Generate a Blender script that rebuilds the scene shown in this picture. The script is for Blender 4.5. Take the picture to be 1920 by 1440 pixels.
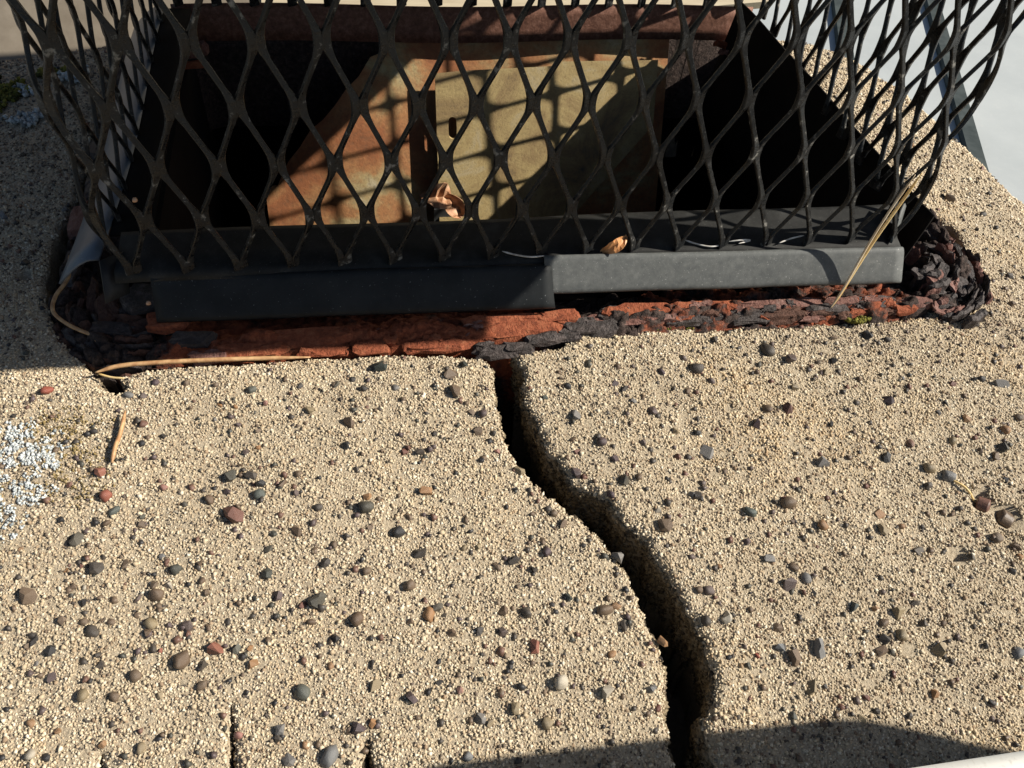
import bpy, bmesh, math, random
import numpy as np
from mathutils import Vector, Matrix, Euler, geometry, kdtree

# ------------------------------------------------------------------ camera, sky, sun, exposure
S = bpy.context.scene
for o in list(bpy.data.objects): bpy.data.objects.remove(o)
COL = S.collection
cam_d = bpy.data.cameras.new('camera'); cam = bpy.data.objects.new('camera', cam_d); COL.objects.link(cam)
CAM_R = Vector((0.98550864, -0.14996997, 0.07925736)); CAM_U = Vector((0.06746200, 0.77523829, 0.62805610)); CAM_F = Vector((0.15563290, 0.61360785, -0.77412131))
CAM_P = Vector((0.12, -0.2986, 0.2767))
cam.matrix_world = Matrix(((CAM_R.x, CAM_U.x, -CAM_F.x, CAM_P.x), (CAM_R.y, CAM_U.y, -CAM_F.y, CAM_P.y), (CAM_R.z, CAM_U.z, -CAM_F.z, CAM_P.z), (0, 0, 0, 1)))
cam_d.sensor_width = 36; cam_d.lens = 1560 / 1920 * 36; cam_d.clip_start = .01; cam_d.clip_end = 400
S.camera = cam
SUN_TO = Vector((1, -.14, .78)).normalized()          # towards the sun
el = math.asin(SUN_TO.z); az = math.atan2(SUN_TO.x, SUN_TO.y)
W = bpy.data.worlds.new('World'); S.world = W; W.use_nodes = True
nt = W.node_tree; nt.nodes.clear()
sk = nt.nodes.new('ShaderNodeTexSky'); sk.sky_type = 'NISHITA'; sk.sun_disc = False; sk.sun_elevation = el; sk.sun_rotation = az
bg = nt.nodes.new('ShaderNodeBackground'); bg.inputs['Strength'].default_value = .05
ow = nt.nodes.new('ShaderNodeOutputWorld'); nt.links.new(sk.outputs[0], bg.inputs[0]); nt.links.new(bg.outputs[0], ow.inputs[0])
sd = bpy.data.lights.new('sun', 'SUN'); sd.energy = 5.0; sd.angle = math.radians(.53); sd.color = (1, .94, .83)
sun = bpy.data.objects.new('sun', sd); COL.objects.link(sun); sun.rotation_euler = SUN_TO.to_track_quat('Z', 'Y').to_euler(); sun.location = (2, -1, 3)
S.view_settings.view_transform = 'Standard'; S.view_settings.look = 'None'; S.view_settings.gamma = 1; S.view_settings.exposure = .57
S.cycles.max_bounces = 4; S.cycles.diffuse_bounces = 1; S.cycles.glossy_bounces = 2

rng = np.random.default_rng(7); rnd = random.Random(5)

# ------------------------------------------------------------------ helpers
def vnoise(P, scale, seed=0):
    """smooth value noise in 0..1 at the points P (n,3)"""
    p = np.asarray(P, float) * scale + seed * 17.31
    i = np.floor(p).astype(np.int64); f = p - i; f = f * f * (3 - 2 * f)
    def h(a, b, c):
        n = (a * 374761393 + b * 668265263 + c * 2147483647 + seed * 974711) & 0xffffffff
        n = ((n ^ (n >> 13)) * 1274126177) & 0xffffffff
        return ((n ^ (n >> 16)) & 0xffff) / 65535.
    r = 0
    for a in (0, 1):
        for b in (0, 1):
            for c in (0, 1):
                w = (f[:, 0] if a else 1 - f[:, 0]) * (f[:, 1] if b else 1 - f[:, 1]) * (f[:, 2] if c else 1 - f[:, 2])
                r = r + w * h(i[:, 0] + a, i[:, 1] + b, i[:, 2] + c)
    return r
def fnoise(P, scale, seed=0, octs=3):
    r = 0; a = .5; t = 0
    for k in range(octs):
        r = r + a * vnoise(P, scale * 2 ** k, seed + k); t += a; a *= .5
    return r / t
def link(name, me, mat=None, parent=None, smooth=False, kind=None):
    o = bpy.data.objects.new(name, me); COL.objects.link(o)
    if mat is not None and not me.materials: me.materials.append(mat)
    if parent is not None: o.parent = parent
    if smooth: me.shade_smooth()
    if kind: o['kind'] = kind
    return o
def mesh(name, V, F):
    me = bpy.data.meshes.new(name); me.from_pydata([tuple(v) for v in V], [], [tuple(f) for f in F]); me.update(); return me
def mesh_tri(name, V, T):
    me = bpy.data.meshes.new(name); V = np.ascontiguousarray(V, dtype=np.float32); T = np.ascontiguousarray(T, dtype=np.int32)
    me.vertices.add(len(V)); me.vertices.foreach_set('co', V.ravel()); me.loops.add(T.size); me.loops.foreach_set('vertex_index', T.ravel())
    me.polygons.add(len(T)); me.polygons.foreach_set('loop_start', np.arange(0, T.size, T.shape[1], dtype=np.int32))
    me.update(calc_edges=True); return me
def thing(name, label, cat, loc=(0, 0, 0), group=None):
    o = bpy.data.objects.new(name, None); COL.objects.link(o); o.location = loc; o.empty_display_size = .02
    o['label'] = label; o['category'] = cat; o['kind'] = 'thing'
    if group: o['group'] = group
    return o
def tag(o, label, cat, group=None):
    o['label'] = label; o['category'] = cat; o['kind'] = 'thing'
    if group: o['group'] = group
    return o
class MB:
    def __init__(s): s.v = []; s.f = []
    def add(s, V, F):
        n = len(s.v); s.v += [tuple(v) for v in V]; s.f += [tuple(i + n for i in f) for f in F]
    def box(s, a, b):
        (x0, y0, z0), (x1, y1, z1) = a, b
        s.add([(x0, y0, z0), (x1, y0, z0), (x1, y1, z0), (x0, y1, z0), (x0, y0, z1), (x1, y0, z1), (x1, y1, z1), (x0, y1, z1)],
              [(0, 3, 2, 1), (4, 5, 6, 7), (0, 1, 5, 4), (1, 2, 6, 5), (2, 3, 7, 6), (3, 0, 4, 7)])
    def grid(s, rows):
        n = len(rows); m = len(rows[0])
        s.add([p for r in rows for p in r], [(i * m + j, i * m + j + 1, (i + 1) * m + j + 1, (i + 1) * m + j) for i in range(n - 1) for j in range(m - 1)])
    def sheet(s, rows, t):
        """a bent sheet given as rows of points, thickened by t along its normals, closed round the rim"""
        A = np.array(rows, float); n, m, _ = A.shape
        du = np.gradient(A, axis=0); dv = np.gradient(A, axis=1); N = np.cross(dv, du); N /= np.linalg.norm(N, axis=2, keepdims=True) + 1e-12
        B = A - N * t; V = np.concatenate([A.reshape(-1, 3), B.reshape(-1, 3)]); k = n * m
        F = []
        for i in range(n - 1):
            for j in range(m - 1):
                a, b, c, d = i * m + j, i * m + j + 1, (i + 1) * m + j + 1, (i + 1) * m + j
                F += [(a, b, c, d), (a + k, d + k, c + k, b + k)]
        rim = [(0, j) for j in range(m)] + [(i, m - 1) for i in range(1, n)] + [(n - 1, j) for j in range(m - 2, -1, -1)] + [(i, 0) for i in range(n - 2, 0, -1)]
        ids = [i * m + j for i, j in rim]
        for a, b in zip(ids, ids[1:] + ids[:1]): F.append((b, a, a + k, b + k))
        s.add(V, F)
    def tube(s, pts, radii, sides=6):
        P = [Vector(p) for p in pts]; n = len(P)
        if not hasattr(radii, '__len__'): radii = [radii] * n
        rings = []
        for i in range(n):
            t = (P[min(i + 1, n - 1)] - P[max(i - 1, 0)]).normalized(); u = t.orthogonal() if i == 0 else (u - t * u.dot(t))
            u.normalize(); w = t.cross(u)
            rings.append([P[i] + (u * math.cos(6.2832 * k / sides) + w * math.sin(6.2832 * k / sides)) * radii[i] for k in range(sides)])
        V = [v for r in rings for v in r]; F = [(i * sides + k, i * sides + (k + 1) % sides, (i + 1) * sides + (k + 1) % sides, (i + 1) * sides + k) for i in range(n - 1) for k in range(sides)]
        F += [tuple(range(sides))[::-1], tuple((n - 1) * sides + k for k in range(sides))]
        s.add(V, F)
    def build(s, name, mat=None, parent=None, smooth=False, kind=None):
        return link(name, mesh(name, s.v, s.f), mat, parent, smooth, kind)
def bez(pts, n=8):
    """Catmull-Rom through pts"""
    P = np.array(pts, float); Q = np.vstack([2 * P[0] - P[1], P, 2 * P[-1] - P[-2]]); out = []
    for i in range(1, len(Q) - 2):
        a, b, c, d = Q[i - 1:i + 3]
        for t in np.linspace(0, 1, n, endpoint=False):
            out.append(.5 * (2 * b + (c - a) * t + (2 * a - 5 * b + 4 * c - d) * t * t + (3 * b - a - 3 * c + d) * t ** 3))
    out.append(P[-1]); return out

# ------------------------------------------------------------------ materials
def mat(name, build, rough=.8, spec=.3, metal=0):
    m = bpy.data.materials.new(name); m.use_nodes = True; nt = m.node_tree; b = nt.nodes['Principled BSDF']
    b.inputs['Roughness'].default_value = rough; b.inputs['Specular IOR Level'].default_value = spec; b.inputs['Metallic'].default_value = metal
    N = nt.nodes.new; L = nt.links.new
    class K: pass
    k = K(); k.nt, k.b, k.N, k.L = nt, b, N, L
    def noise(scale, detail=4, rough=.55, coord='Object', dist=0):
        tc = N('ShaderNodeTexCoord'); n = N('ShaderNodeTexNoise'); n.inputs['Scale'].default_value = scale; n.inputs['Detail'].default_value = detail; n.inputs['Roughness'].default_value = rough; n.inputs['Distortion'].default_value = dist
        L(tc.outputs[coord], n.inputs['Vector']); return n.outputs['Fac']
    def ramp(src, stops, interp='LINEAR'):
        r = N('ShaderNodeValToRGB'); r.color_ramp.interpolation = interp; e = r.color_ramp.elements
        while len(e) < len(stops): e.new(.5)
        for i, (p, c) in enumerate(stops): e[i].position = p; e[i].color = (*c, 1) if hasattr(c, '__len__') else (c, c, c, 1)
        L(src, r.inputs[0]); return r.outputs[0]
    def mix(fac, a, c, mode='MIX'):
        x = N('ShaderNodeMix'); x.data_type = 'RGBA'; x.blend_type = mode
        for s, sock in ((fac, 0), (a, 6), (c, 7)):
            if hasattr(s, 'node') or isinstance(s, bpy.types.NodeSocket): L(s, x.inputs[sock])
            elif hasattr(s, '__len__'): x.inputs[sock].default_value = (*s, 1)
            else: x.inputs[sock].default_value = s
        return x.outputs[2]
    def bump(h, strength=.5, dist=.002):
        bn = N('ShaderNodeBump'); bn.inputs['Strength'].default_value = strength; bn.inputs['Distance'].default_value = dist; L(h, bn.inputs['Height']); L(bn.outputs[0], b.inputs['Normal'])
    def color(c):
        if isinstance(c, bpy.types.NodeSocket): L(c, b.inputs['Base Color'])
        else: b.inputs['Base Color'].default_value = (*c, 1)
    def roughf(s): L(s, b.inputs['Roughness'])
    def island():
        g = N('ShaderNodeNewGeometry'); return g.outputs['Random Per Island']
    def objrand():
        g = N('ShaderNodeObjectInfo'); return g.outputs['Random']
    k.noise, k.ramp, k.mix, k.bump, k.color, k.roughf, k.island, k.objrand = noise, ramp, mix, bump, color, roughf, island, objrand
    build(k); return m
CREAM = [(0, (.06, .055, .055)), (.045, (.14, .105, .08)), (.10, (.33, .235, .155)), (.18, (.45, .355, .245)), (.40, (.54, .445, .315)), (.66, (.60, .505, .37)), (.88, (.66, .57, .43)), (.97, (.74, .67, .55))]
def _grain(k):
    c = k.ramp(k.island(), CREAM)
    big = k.ramp(k.noise(14, 4), [(.32, (.84, .81, .76)), (.52, (1, .985, .95)), (.70, (1.04, .955, .82))])
    c = k.mix(1, c, big, 'MULTIPLY')
    # dried algae staining near the left edge, the moss and the right shoulder of the crown
    k.color(c)
M_grain = mat('concrete_grains', _grain, .75, .35)
def _base(k):
    n = k.noise(700, 5, .7); c = k.ramp(n, [(.3, (.34, .27, .185)), (.5, (.48, .395, .28)), (.7, (.58, .49, .36))]); k.color(c); k.bump(n, 1, .0015)
M_base = mat('concrete_matrix', _base, .9, .2)
def _grime(k):
    c = k.ramp(k.island(), [(0, (.07, .058, .046)), (.3, (.27, .21, .15)), (.7, (.43, .345, .25)), (1, (.55, .45, .335))]); k.color(c)
M_grime = mat('weathered_grains', _grime, .9, .2)
def _crack_shade(k):
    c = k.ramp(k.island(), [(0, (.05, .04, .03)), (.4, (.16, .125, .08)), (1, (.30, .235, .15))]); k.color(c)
M_crack_shade = mat('shaded_crack_grains', _crack_shade, .95, .1)  # crack face grains coloured darker in place of the shade inside
PEB_COL = dict(r=(.32, .085, .055), k=(.022, .024, .029), p=(.085, .058, .068), n=(.16, .065, .048), g=(.085, .105, .096), s=(.36, .17, .14), o=(.36, .19, .085), y=(.19, .195, .20), b=(.15, .10, .065), t=(.30, .235, .14), d=(.032, .042, .039), w=(.56, .50, .40))
def mk_peb(c):
    def f(k):
        n = k.noise(900, 4, .65); md = tuple(x * .78 for x in c); lo = tuple(x * .55 for x in md); hi = tuple(min(.8, x * 1.5 + .01) for x in md)
        c1 = k.ramp(n, [(.3, lo), (.5, md), (.72, hi)]); c2 = k.mix(k.ramp(k.objrand(), [(0, 0), (1, .35)]), c1, (.20, .155, .11)); k.color(c2); k.bump(k.noise(1400, 3), .35, .0006)
    return f
M_peb = {a: mat('pebble_' + n, mk_peb(PEB_COL[a]), .5, .45) for a, n in dict(r='red', k='black', p='purple', n='maroon', g='green_grey', s='pink', o='ochre', y='grey', b='brown', t='tan', d='dark_green', w='cream').items()}
def _clay(k):
    at = k.N('ShaderNodeAttribute'); at.attribute_name = 'crust'
    n = k.noise(60, 6, .65); f = k.noise(420, 5, .7)
    red = k.ramp(f, [(.25, (.13, .036, .018)), (.5, (.27, .072, .032)), (.75, (.40, .13, .06))])
    dark = k.ramp(f, [(.3, (.014, .012, .011)), (.52, (.055, .038, .032)), (.7, (.12, .085, .072)), (.8, (.24, .20, .18))])
    m = k.N('ShaderNodeMath'); m.operation = 'ADD'; k.L(n, m.inputs[0]); k.L(at.outputs['Fac'], m.inputs[1])
    k.color(k.mix(k.ramp(m.outputs[0], [(.50, 0), (.62, 1)]), red, dark)); k.bump(f, .9, .002)
M_clay = mat('fired_clay', _clay, .85, .25)
def _flake(lo, mid, hi):
    def f(k):
        n = k.noise(240, 5, .7); k.color(k.mix(k.ramp(k.objrand(), [(0, 0), (1, .6)]), k.ramp(n, [(.3, lo), (.5, mid), (.72, hi)]), mid)); k.bump(k.noise(500, 4, .7), .8, .002)
    return f
M_fred = mat('clay_flake_red', _flake((.11, .032, .018), (.28, .078, .036), (.42, .16, .08)), .85, .25)
M_fdark = mat('clay_flake_dark', _flake((.013, .011, .0105), (.045, .034, .031), (.15, .12, .112)), .6, .4)
M_fbrown = mat('clay_flake_brown', _flake((.028, .016, .012), (.095, .045, .03), (.19, .095, .065)), .75, .3)
M_fpurp = mat('clay_flake_purple', _flake((.06, .03, .026), (.19, .088, .068), (.34, .23, .20)), .75, .3)
def _soot_shade(k):
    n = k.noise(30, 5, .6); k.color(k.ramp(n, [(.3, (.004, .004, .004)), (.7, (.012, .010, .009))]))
M_soot_shade = mat('soot', _soot_shade, .95, .1)  # soot on the flue walls, painted shade on the cap's flange and trim
def _rust(k):
    n = k.noise(16, 6, .65, dist=.4); f = k.noise(350, 5, .7)
    c = k.ramp(n, [(.28, (.22, .085, .04)), (.42, (.34, .13, .055)), (.52, (.42, .21, .09)), (.60, (.44, .34, .17)), (.72, (.56, .51, .38))])
    k.color(k.mix(k.ramp(f, [(.35, .4), (.55, 0)]), c, (.14, .085, .05))); k.bump(f, .4, .001)
M_rust = mat('rusted_plate', _rust, .75, .3)
def _tan(k):
    n = k.noise(17, 9, .75, dist=1.2); f = k.noise(600, 4, .7)
    c = k.ramp(n, [(.30, (.10, .085, .065)), (.42, (.29, .20, .095)), (.54, (.42, .315, .145)), (.64, (.44, .36, .22)), (.72, (.38, .17, .075))])
    k.color(k.mix(k.ramp(f, [(.33, .4), (.48, 0)]), c, (.12, .09, .05))); k.bump(f, .35, .0008)
M_tan = mat('soot_stained_plate', _tan, .6, .35)
def _browniron(k):
    f = k.noise(300, 6, .75); k.color(k.ramp(f, [(.3, (.09, .038, .026)), (.5, (.19, .085, .055)), (.68, (.30, .155, .11))])); k.bump(f, .5, .001)
M_browniron = mat('rusty_flange', _browniron, .7, .35)
def _galv(k):
    n = k.noise(240, 6, .75); f = k.noise(1100, 3, .7)
    c = k.ramp(n, [(.3, (.075, .08, .08)), (.55, (.11, .115, .112)), (.75, (.155, .16, .153))])
    c = k.mix(k.ramp(f, [(.65, 0), (.70, .6)]), c, (.45, .45, .43)); k.color(c); k.roughf(k.ramp(n, [(.3, .55), (.7, .7)])); k.bump(n, .2, .0005)
M_galv = mat('grey_painted_steel', _galv, .5, .35)
def _flange(k):
    n = k.noise(70, 5, .65); f = k.noise(1200, 3, .7)
    k.color(k.mix(k.ramp(f, [(.66, 0), (.73, .4)]), k.ramp(n, [(.3, (.007, .007, .0065)), (.55, (.020, .0198, .0185)), (.75, (.045, .0445, .042))]), (.3, .3, .28))); k.bump(f, .15, .0004)
M_flange = mat('dull_flange_steel', _flange, .65, .25)
def _navy(k):
    n = k.noise(60, 5, .6); f = k.noise(900, 3, .6)
    k.color(k.mix(k.ramp(f, [(.68, 0), (.73, .5)]), k.ramp(n, [(.3, (.009, .0105, .0115)), (.7, (.021, .0235, .025))]), (.3, .32, .33))); k.bump(f, .12, .0004)
def _sky_steel(k):
    n = k.noise(60, 5, .6); f = k.noise(900, 3, .6); k.color(k.mix(k.ramp(f, [(.68, 0), (.73, .5)]), k.ramp(n, [(.3, (.10, .12, .14)), (.7, (.17, .19, .21))]), (.4, .42, .43))); k.bump(f, .12, .0004)
M_sky_steel = mat('sky_tinted_steel', _sky_steel, .4, .5)  # sky reflection put into the steel's blue grey colour
M_navy = mat('blue_black_steel', _navy, .5, .2)
def _dark(k):
    n = k.noise(60, 5, .6); k.color(k.ramp(n, [(.3, (.012, .012, .013)), (.7, (.04, .038, .034))]))
M_dark = mat('blackened_steel', _dark, .6, .35)
def _mesh(k):
    n = k.noise(170, 5, .7); f = k.noise(1200, 3, .6)
    c = k.ramp(n, [(.50, (.009, .010, .011)), (.60, (.026, .025, .023)), (.635, (.15, .145, .13)), (.74, (.28, .265, .24))])
    k.color(c); k.roughf(k.ramp(n, [(.45, .26), (.62, .8)])); k.bump(f, .35, .0006)
M_mesh = mat('chipped_black_paint', _mesh, .4, .36)
def _needle(k):
    k.color(k.ramp(k.noise(260, 3), [(.3, (.32, .15, .065)), (.7, (.62, .40, .20))]))
M_needle = mat('dry_needle', _needle, .5, .4)
def _straw(k):
    k.color(k.ramp(k.noise(120, 3), [(.3, (.66, .41, .13)), (.7, (.86, .66, .33))]))
def _pale(k): k.color(k.ramp(k.noise(120, 3), [(.3, (.62, .45, .27)), (.7, (.82, .70, .52))]))
M_pale = mat('pale_needle', _pale, .5, .4)
M_straw = mat('golden_needle', _straw, .45, .45)
def _leaf(k):
    k.color(k.ramp(k.noise(140, 4), [(.3, (.26, .11, .05)), (.5, (.50, .28, .16)), (.75, (.68, .50, .36))]))
def _orange(k):
    k.color(k.ramp(k.noise(160, 4), [(.3, (.42, .17, .06)), (.55, (.66, .33, .14)), (.75, (.74, .48, .28))]))
M_orange = mat('orange_leaf', _orange, .5, .35)
M_leaf = mat('dry_leaf', _leaf, .6, .3)
def _fibre(k): k.color(k.ramp(k.noise(300, 2), [(.3, (.42, .38, .33)), (.7, (.8, .78, .74))]))
M_fibre = mat('pale_fibre', _fibre, .7, .3)
def _lich(k): k.color(k.ramp(k.island(), [(0, (.22, .25, .26)), (.35, (.48, .51, .51)), (1, (.70, .71, .68))]))
M_lich = mat('white_lichen', _lich, .9, .15)
def _lichg(k): k.color(k.ramp(k.island(), [(0, (.16, .17, .165)), (.5, (.40, .42, .41)), (1, (.55, .57, .56))]))
M_lichg = mat('grey_lichen', _lichg, .9, .15)
def _moss(k): k.color(k.ramp(k.island(), [(0, (.035, .035, .012)), (.5, (.12, .115, .022)), (1, (.24, .22, .05))]))
M_moss = mat('moss', _moss, .9, .15)
def _ochre(k): k.color(k.ramp(k.island(), [(0, (.10, .08, .04)), (.5, (.26, .19, .08)), (1, (.40, .31, .17))]))
M_ochre = mat('ochre_algae', _ochre, .9, .15)
def _panel(k):
    tc = k.N('ShaderNodeTexCoord'); mp = k.N('ShaderNodeMapping'); mp.inputs['Scale'].default_value = (6, 60, 60); k.L(tc.outputs['Object'], mp.inputs[0])
    n = k.N('ShaderNodeTexNoise'); n.inputs['Scale'].default_value = 3; n.inputs['Detail'].default_value = 6; k.L(mp.outputs[0], n.inputs['Vector'])
    k.color(k.ramp(n.outputs[0], [(.3, (.52, .43, .30)), (.5, (.62, .53, .38)), (.7, (.68, .59, .43))])); k.bump(n.outputs[0], .2, .002)
M_panel = mat('tan_paint', _panel, .7, .3)
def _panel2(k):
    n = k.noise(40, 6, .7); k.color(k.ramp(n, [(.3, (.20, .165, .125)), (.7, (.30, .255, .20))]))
M_panel2 = mat('shaded_tan_paint', _panel2, .8, .2)  # darker copy of the tan paint, shade put into the left board's colour
def _roof(k):
    n = k.noise(3, 5, .6); f = k.noise(60, 5, .7); c = k.ramp(n, [(.35, (.36, .385, .39)), (.65, (.43, .455, .455))])
    k.color(k.mix(k.ramp(f, [(.55, 0), (.7, .25)]), c, (.5, .5, .49)))
M_roof = mat('pale_roof_coat', _roof, .6, .3)
def _seam(k): k.color(k.ramp(k.noise(25, 5), [(.3, (.035, .045, .046)), (.7, (.075, .088, .088))]))
M_seam = mat('dark_seam', _seam, .9, .1)
def _alu(k):
    tc = k.N('ShaderNodeTexCoord'); mp = k.N('ShaderNodeMapping'); mp.inputs['Scale'].default_value = (12, 300, 300); k.L(tc.outputs['Object'], mp.inputs[0])
    n = k.N('ShaderNodeTexNoise'); n.inputs['Scale'].default_value = 1; n.inputs['Detail'].default_value = 5; k.L(mp.outputs[0], n.inputs['Vector'])
    k.color(k.mix(k.ramp(k.noise(500, 3), [(.55, 0), (.72, .4)]), k.ramp(n.outputs[0], [(.3, (.45, .47, .49)), (.5, (.66, .65, .60)), (.7, (.74, .72, .66))]), (.4, .36, .3)))
M_alu = mat('weathered_aluminium', _alu, .55, .5)
def _stucco(k):
    n = k.noise(40, 5); k.color(k.ramp(n, [(.3, (.26, .21, .15)), (.7, (.38, .31, .22))])); k.bump(k.noise(300, 4), .6, .004)
M_stucco = mat('rough_render', _stucco, .9, .2)
def _earth(k): k.color(k.ramp(k.noise(.8, 5), [(.3, (.10, .085, .06)), (.7, (.20, .17, .12))]))
M_earth = mat('dry_earth', _earth, .95, .1)

PEB="""-279,-406,263,r -391,-528,140,k -51,-638,175,k 41,-537,155,p 154,-620,213,n 242,-687,176,k 156,-719,175,k 613,-480,246,g 676,-557,158,s 476,-551,121,o 544,-565,121,o 559,-655,144,p 461,-622,144,y 648,-695,143,b 870,-607,244,t 831,-475,186,k 925,-497,124,k 571,-855,140,b 539,-904,323,d 622,-914,289,k 663,-956,230,k 660,-1005,274,g 753,-962,254,b 821,-925,210,b 524,-980,205,p 809,-1017,161,p 451,-1010,249,b 550,-1088,472,n 902,-1088,251,k 717,-1193,178,d 812,-1195,268,b 964,-1262,167,b 925,-1339,264,k 691,-1360,282,d -4,-843,273,r 34,-955,314,r -63,-1137,293,d 69,-1026,266,g 185,-1056,167,g 188,-1092,188,b 157,-1143,131,k 204,-1027,112,k 263,-935,159,s 353,-1022,146,d -268,-1156,118,o -90,-1257,117,o 27,-1263,299,k 137,-1259,215,b 56,-1217,140,k 273,-1239,141,y 335,-1302,280,d 297,-1265,130,n 309,-1370,234,w 257,-1358,192,b 271,-1398,296,b 196,-1397,169,p -9,-1336,137,w -212,-1352,333,b -4,-1396,188,k -50,-1325,137,b -30,-1246,128,s 431,-1290,173,b 441,-1362,161,b 460,-1412,170,b 280,-1446,168,b 733,-1455,279,p 646,-1456,139,d 890,-1494,429,d 831,-1503,192,n 864,-1575,169,b 6,-1474,206,b -76,-1465,185,b 106,-1486,186,b 70,-1477,124,b 40,-1515,287,k 250,-1508,270,t 324,-1525,146,p 396,-1535,250,p 471,-1551,146,b -169,-1510,203,k 955,-1650,252,k 1123,-513,212,k 1269,-518,188,y 1544,-561,353,b 1082,-604,123,b 1188,-628,123,k 1047,-694,328,b 1607,-677,199,b 1660,-693,274,p 1630,-778,246,b 1697,-795,172,k 1428,-777,171,k 1282,-854,204,n 1355,-869,192,k 1031,-805,239,k 1701,-892,158,s 1625,-933,144,k 1068,-927,165,k 1362,-1058,281,o 1113,-1061,208,o 1106,-1111,367,d 1282,-1165,206,b 1117,-1202,159,b 1234,-1233,317,k 1316,-1334,314,k 1703,-1400,294,k 1850,-1385,273,p 1630,-1427,202,b 1788,-1453,202,k 1502,-1329,158,t 1563,-1331,159,t 1840,-1335,195,b 1937,-1264,256,b 1907,-1214,187,b 1749,-1089,154,k 1818,-1096,142,k 1787,-996,264,t 1092,-1391,220,b 1261,-1472,307,b 1176,-1514,152,b 1327,-1596,345,o 1366,-1572,238,d 1410,-1560,109,p 1391,-1601,130,k 1045,-1584,320,b 1630,-1613,240,b 1724,-1634,284,k 1415,-1679,214,b 1527,-1683,215,k 1616,-1698,215,p 2048,-1659,353,b 2101,-1647,199,o 2149,-1444,320,y 2123,-1738,328,k 2011,-1377,138,k 2099,-738,302,y 2562,-856,202,t 1968,-625,165,g 2360,-621,207,k 2391,-683,231,y 2469,-749,255,p 2190,-894,297,p 2068,-933,245,n 2238,-981,221,p 2045,-1031,314,p 2257,-1090,338,d 2326,-1084,218,b 2182,-1149,239,p 2458,-1096,146,k 2389,-1322,353,b 2377,-1253,166,w 2315,-1023,147,n 2678,-646,196,b 2686,-802,179,k 2971,-865,308,p 3047,-780,286,b 3153,-788,313,n 3691,-781,373,p 3988,-827,187,k 3921,-877,159,k 3229,-672,239,t 4055,-919,239,o 4340,-943,267,b 4227,-1003,264,o 2664,-873,202,k 2682,-982,374,y 3344,-888,169,k 3707,-1031,258,n 3928,-1036,260,t 4164,-1098,339,d 3227,-1088,352,y 3557,-1087,280,k 3751,-1164,330,t 3824,-1212,354,y 3705,-1248,301,k 4109,-1139,258,b 2580,-1195,266,k 2990,-1274,364,b 2796,-1299,336,g 2983,-1356,168,b 3116,-1395,264,o 3410,-1367,268,o 3390,-1438,265,t 3929,-1531,341,b 3991,-1586,315,b 3995,-1627,169,o 3521,-1562,358,k 2821,-1517,303,y 2587,-1528,150,o 2920,-1563,232,b 2963,-1620,254,y 2875,-1639,344,p 2509,-1625,272,p 2967,-1680,172,k 3924,-1686,215,k 3122,-1755,342,g 3321,-1816,388,t 3225,-1778,183,o 3235,-1843,249,b 3414,-1775,207,k 2465,-1750,288,k 2765,-1810,223,b 2674,-1721,169,b 2879,-1769,158,k 2558,-1742,312,w -96,-1574,222,k -184,-1548,162,b -145,-1614,130,y 76,-1614,142,k 93,-1649,161,k 274,-1611,184,k 301,-1620,102,r 384,-1666,346,b 495,-1652,390,r 464,-1699,224,k 584,-1647,206,g 634,-1652,145,o 642,-1714,225,o 609,-1680,144,k 218,-1709,301,b 41,-1755,296,t 153,-1774,218,b 58,-1704,120,k 462,-1767,221,b 314,-1788,149,t 830,-1840,324,g 936,-1754,155,o 125,-1931,192,o 259,-1960,193,t -59,-1955,190,k -111,-1940,228,w -32,-1870,125,o 746,-1959,257,y 599,-1957,157,s 836,-2023,157,o 781,-2070,252,y 923,-2076,410,y 61,-1845,117,k 1104,-1853,307,t 1238,-1905,266,p 1344,-1866,227,k 1737,-1769,299,r 1352,-1782,136,k 2043,-1836,215,o 1632,-1831,137,k 1624,-1994,246,t 1743,-2057,266,t 1491,-2011,244,y 1525,-2034,183,t 1031,-1994,299,p 1087,-1980,200,o 1114,-2023,129,t 2263,-1808,261,o 2175,-1987,232,y 2181,-2062,156,n 1820,-1919,377,w 1426,-2140,218,y 1424,-1898,186,s 1991,-1979,314,w 2749,-1887,242,y 2798,-1936,372,b 2914,-1910,375,y 3181,-1952,267,b 3209,-1907,246,k 3292,-1903,270,t 3437,-1977,336,t 2823,-2048,323,t 2718,-2152,190,g 2990,-2195,212,t 3043,-2120,183,n 3339,-2141,217,o 3565,-2206,185,k 3771,-2036,270,y 2524,-1902,130,k 2643,-1912,120,r 2979,-2073,151,k 3067,-2176,171,k 2887,-2062,129,k 2757,-526,372,k 3263,-510,325,p 3159,-446,408,k 2894,-539,160,k 2897,-358,218,k 3728,-394,335,k 3831,-425,196,k 3542,-391,208,b 3485,-536,245,k 3421,-593,243,t 3402,-530,190,k 2809,-602,198,p 4386,-353,259,k 4327,-747,438,y 4247,-705,247,k 4201,-705,192,k 4810,2,246,k 4837,422,195,k 4967,569,232,k 4797,708,435,b 4987,445,197,k 4689,-226,222,b 1201,-400,356,d 1602,-421,232,d 1533,-471,332,b 1073,-456,188,k 2064,-528,155,b 2571,-527,185,p 2323,-578,182,p 182,-400,207,p 323,-420,220,b 72,-457,217,y 141,-471,169,p -648,772,170,k -727,844,285,y -551,840,171,k -528,448,270,k"""
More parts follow.
